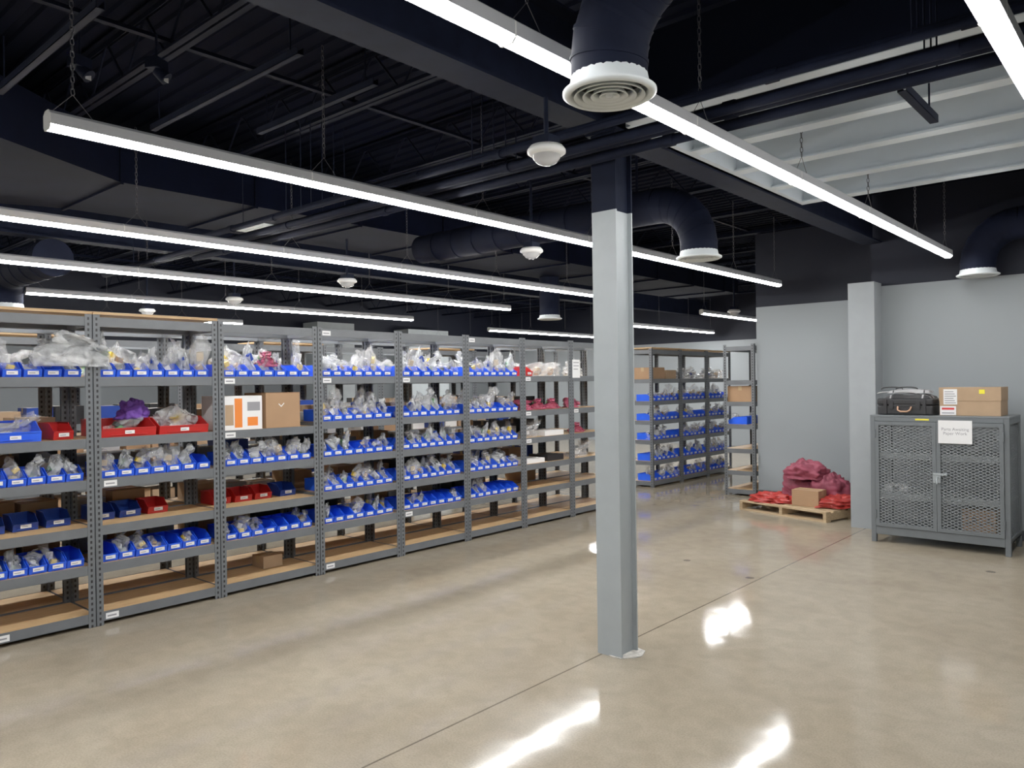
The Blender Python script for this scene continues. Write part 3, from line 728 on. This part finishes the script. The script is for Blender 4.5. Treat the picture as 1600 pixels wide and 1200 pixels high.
for i, x in enumerate((0.047, CW/2+0.002)):
    d = obj('door', MB().box(0, dw, 0, 0.02, 0, 0.034).box(0, dw, 0, 0.02, dh-0.034, dh).box(0, 0.034, 0, 0.02, 0.034, dh-0.034).box(dw-0.034, dw, 0, 0.02, 0.034, dh-0.034).mesh('door', [M_cab]), cab, (x, -0.012, zb+0.052))
    obj('door_mesh', lat, d, (0.025, 0.01, 0.025), label='diamond expanded-metal panel')
    hx = 0.0 if i == 0 else dw
    obj('hinge', MB().tube([(hx, -0.004, 0.08), (hx, -0.004, 0.16)], 0.008, 8).tube([(hx, -0.004, dh-0.16), (hx, -0.004, dh-0.08)], 0.008, 8).mesh('hinge', [M_cab]), d)
    if i == 1:
        obj('handle', MB().box(-0.03, 0.035, -0.012, 0, dh*0.45, dh*0.45+0.09).tube([(0.01, -0.012, dh*0.5), (0.01, -0.04, dh*0.5), (0.01, -0.045, dh*0.5-0.06)], 0.007, 8).box(-0.03, 0.09, -0.02, -0.012, dh*0.52, dh*0.52+0.02).mesh('handle', [M_colgray]), d, label='steel hasp latch handle')
sl = lattice(CD-0.09, CH_-zb-0.1)
for x in (0.012, CW-0.014): obj('side_mesh', sl, cab, T(x, 0.045, zb+0.04) @ RZ(90), label='diamond expanded-metal side panel')
bl = lattice(CW-0.09, CH_-zb-0.1)
obj('back_mesh', bl, cab, (0.045, CD-0.015, zb+0.04), label='diamond expanded-metal back panel')
flat(cab, 'maker_label', 0.41, 0.53, -0.0005, CH_-0.045, CH_-0.03, M_yel, 'small yellow label')
def text(s, size, parent, M, m, name='lettering', align='CENTER', off=0.0):
    cu = bpy.data.curves.new('t', 'FONT'); cu.body = s; cu.size = size; cu.align_x = align; cu.extrude = 0.0002; cu.space_line = 1.0; cu.offset = off
    to = bpy.data.objects.new('t', cu); COL.objects.link(to)
    dg = bpy.context.evaluated_depsgraph_get(); me = bpy.data.meshes.new_from_object(to.evaluated_get(dg))
    bpy.data.objects.remove(to); me.materials.clear(); me.materials.append(m)
    return obj(name, me, parent, M)
sg = obj('paper_sign', MB().box(0, 0.28, -0.001, 0, 0, 0.215).mesh('paper_sign', [M_paper]), None, T(-2.39+CW/2+0.02, 8.082, CH_-0.255) @ RX(-2), 'white paper sign taped on the cabinet door', 'sign')
text('Parts Awaiting\nPaper Work', 0.039, sg, T(0.14, -0.0015, 0.12) @ RX(90), M_gink)
c = carton((-2.39+0.78, 8.2, 0.135), 0.27, 0.3, 0.25, M_card, 'brown cardboard carton on the cabinet floor', tape=False)
text('SRLA', 0.1, c, T(0.135, -0.0015, 0.11) @ RX(90), M_ink, off=0.0004)
c2 = carton((-2.39+0.08, 8.25, 0.495), 0.22, 0.14, 0.06, M_paper, 'small grey steel outlet box on the cabinet shelf', tape=False)
flat(c2, 'front_plate', 0.08, 0.14, -0.0005, 0.01, 0.05, M_ink)
obj('plastic_bag', wbags[2], None, (-2.39+0.85, 8.4, 0.892), 'clear bag of parts on the cabinet shelf', 'plastic bag')
c = carton((-2.39+0.60, 8.2, CH_+0.001), 0.5, 0.36, 0.265, M_cardl, 'brown cardboard carton with shipping labels on the mesh cabinet')
obj('box_lid', MB().box(-0.003, 0.503, -0.003, 0.0, 0.14, 0.267).box(0.5, 0.503, 0, 0.363, 0.14, 0.267).mesh('box_lid', [M_cardl]), c, label='brown lid overlapping the carton base')
flat(c, 'shipping_label', 0.035, 0.15, -0.0035, 0.105, 0.25, M_paper, 'white shipping label')
for i in range(6): flat(c, 'label_print', 0.045, 0.14-0.01*(i % 3), -0.0052, 0.117+0.021*i, 0.125+0.021*i, M_gink, th=0.0004)
flat(c, 'yellow_tag', 0.33, 0.375, -0.0035, 0.205, 0.245, M_yel, 'yellow sticker')
l2 = flat(c, 'white_notice', 0.005, 0.14, -0.0035, 0.005, 0.09, M_paper, 'white notice with red print'); flat(c, 'notice_print', 0.02, 0.125, -0.0052, 0.055, 0.075, M_redp, th=0.0004); flat(c, 'notice_print', 0.02, 0.125, -0.0052, 0.02, 0.03, M_gink, th=0.0004)
hc = empty('hard_case', (-2.39+0.05, 8.17, CH_+0.001), 'black hard plastic equipment case with tan handle', 'case')
o = obj('case_body', MB().box(0, 0.5, 0, 0.36, 0, 0.095).mesh('cb', [M_blkp]), hc); bevel(o, 0.015, 3)
o = obj('case_lid', MB().box(-0.004, 0.504, -0.004, 0.364, 0.098, 0.16).mesh('cl', [M_blkp]), hc); bevel(o, 0.015, 3)
obj('case_ribs', MB().box(0.06, 0.09, -0.012, 0.0, 0.01, 0.15).box(0.41, 0.44, -0.012, 0.0, 0.01, 0.15).box(0.15, 0.35, -0.008, 0.0, 0.085, 0.105).mesh('cr', [M_blkp]), hc)
for x in (0.11, 0.35): obj('latch', MB().box(x, x+0.04, -0.015, -0.004, 0.06, 0.13).mesh('latch', [M_blkp]), hc)
obj('handle', MB().tube([(0.19, -0.004, 0.08), (0.195, -0.03, 0.05), (0.22, -0.035, 0.035), (0.28, -0.035, 0.035), (0.305, -0.03, 0.05), (0.31, -0.004, 0.08)], 0.008, 8).mesh('handle', [M_copper]), hc, label='tan curved carry handle')
def pad(seed, w, d, h, m1, m2):
    mb = MB(); nu, nv = 30, 18; off = Vector((seed, 0, seed))
    for s in (1, -1):
        vs = []
        for j in range(nv+1):
            for i in range(nu+1):
                u = i/nu; v = j/nv; e_ = max(0, (1-abs(2*u-1)**3)*(1-abs(2*v-1)**6))
                z = 0.0 if s < 0 else h*(e_**0.4)*(0.85+0.25*noise.noise(Vector((u*3, v*2, 0))+off))
                vs.append((u*w+0.02*noise.noise(Vector((u*3, v*3, 9))+off), v*d+0.02*noise.noise(Vector((v*4, u*3, 4))+off), max(z, 0)))
        for j in range(nv):
            for i in range(nu):
                a = j*(nu+1)+i; f = (a, a+1, a+nu+2, a+nu+1)
                mb.add([vs[q] for q in f], [(0, 1, 2, 3) if s > 0 else (3, 2, 1, 0)], 1 if (j % 5 == 2 or i in (4, 25)) else 0, True)
    for kx in (0.1, 0.45):
        pts = [(w*(kx+0.25*math.cos(a)), 0.03+0.02*math.sin(2*a), h*0.9+0.018*math.sin(a)) for a in [math.pi*q/10 for q in range(11)]]
        mb.tube(pts, 0.006, 6, 1)
    return mb.mesh('pad', [m1, m2])
obj('folded_bag', pad(3, 0.42, 0.3, 0.05, M_blkp, M_gsoft), None, T(-2.39+0.1, 8.2, CH_+0.163) @ RZ(-2), 'folded black fabric bag with grey straps on the hard case', 'bag')
obj('folded_bag', pad(8, 0.38, 0.26, 0.045, M_gsoft, M_blkp), None, T(-2.39+0.13, 8.22, CH_+0.215) @ RZ(3), 'folded grey fabric bag with black straps on the hard case', 'bag')

# ------------------------------------------------------------------ pallet + heap
PM = T(-3.55, 9.42, 0) @ RZ(-14)
pal = empty('wooden_pallet', PM, 'low wooden pallet against the grey wall', 'pallet')
pw_, pd_ = 1.2, 0.95
for i in range(7):
    y = -pd_/2+i*(pd_-0.09)/6
    obj('deck_board', MB().box(-pw_/2, pw_/2, y, y+0.09, 0.1, 0.118).mesh('deck_board', [M_pallet]), pal)
for x in (-pw_/2, -0.02, pw_/2-0.04):
    obj('stringer', MB().box(x, x+0.04, -pd_/2, pd_/2, 0.018, 0.1).mesh('stringer', [M_pallet]), pal)
for y in (-pd_/2, -0.045, pd_/2-0.09):
    obj('bottom_board', MB().box(-pw_/2, pw_/2, y, y+0.09, 0, 0.018).mesh('bottom_board', [M_pallet]), pal)
carton(PM @ T(0.06, -0.34, 0.12) @ RZ(12), 0.32, 0.24, 0.19, M_card, 'brown cardboard carton half buried under red bags')
def heap(x, y, z, me, rz, label): obj('fabric_bag', me, None, PM @ T(x, y, z) @ RZ(rz), label, 'bag', 'red bags on the pallet')
heap(-0.28, -0.24, 0.119, blob(11, 0.27, 0.18, 0.075, 0.35, M_redf, 2.5, fold=.12), 10, 'crumpled red vinyl bag lying flat on the pallet')
heap(0.46, 0.02, 0.119, blob(12, 0.2, 0.3, 0.09, 0.35, M_redf, 2.5, fold=.12), -10, 'crumpled red vinyl bag lying flat on the pallet')
heap(-0.18, 0.2, 0.119, blob(13, 0.24, 0.2, 0.24, 0.25, M_pinkf, 1.6, fold=.18), 0, 'slumped maroon fabric bag heaped on the pallet')
heap(0.22, 0.2, 0.119, blob(14, 0.24, 0.2, 0.25, 0.25, M_pinkf, 1.6, fold=.18), 30, 'slumped maroon fabric bag heaped on the pallet')
heap(-0.03, 0.1, 0.40, blob(16, 0.25, 0.19, 0.15, 0.3, M_pinkf, 1.5, fold=.14), 10, 'maroon fabric bag draped over the heap')

# ------------------------------------------------------------------ world, camera
w = bpy.data.worlds.new('world'); SC.world = w; w.use_nodes = True
w.node_tree.nodes['Background'].inputs[0].default_value = (0.5, 0.55, 0.6, 1); w.node_tree.nodes['Background'].inputs[1].default_value = 0.1
cam = bpy.data.cameras.new('camera'); co = bpy.data.objects.new('camera', cam); COL.objects.link(co)
cam.sensor_width = 36; cam.lens = 27.0; cam.clip_start = 0.05; cam.clip_end = 100
co.matrix_world = T(0, 0, 1.615) @ RZ(41.4) @ RX(90) @ RZ(-0.8)
SC.camera = co
SC.view_settings.view_transform = 'Standard'
SC.view_settings.gamma = 1.17
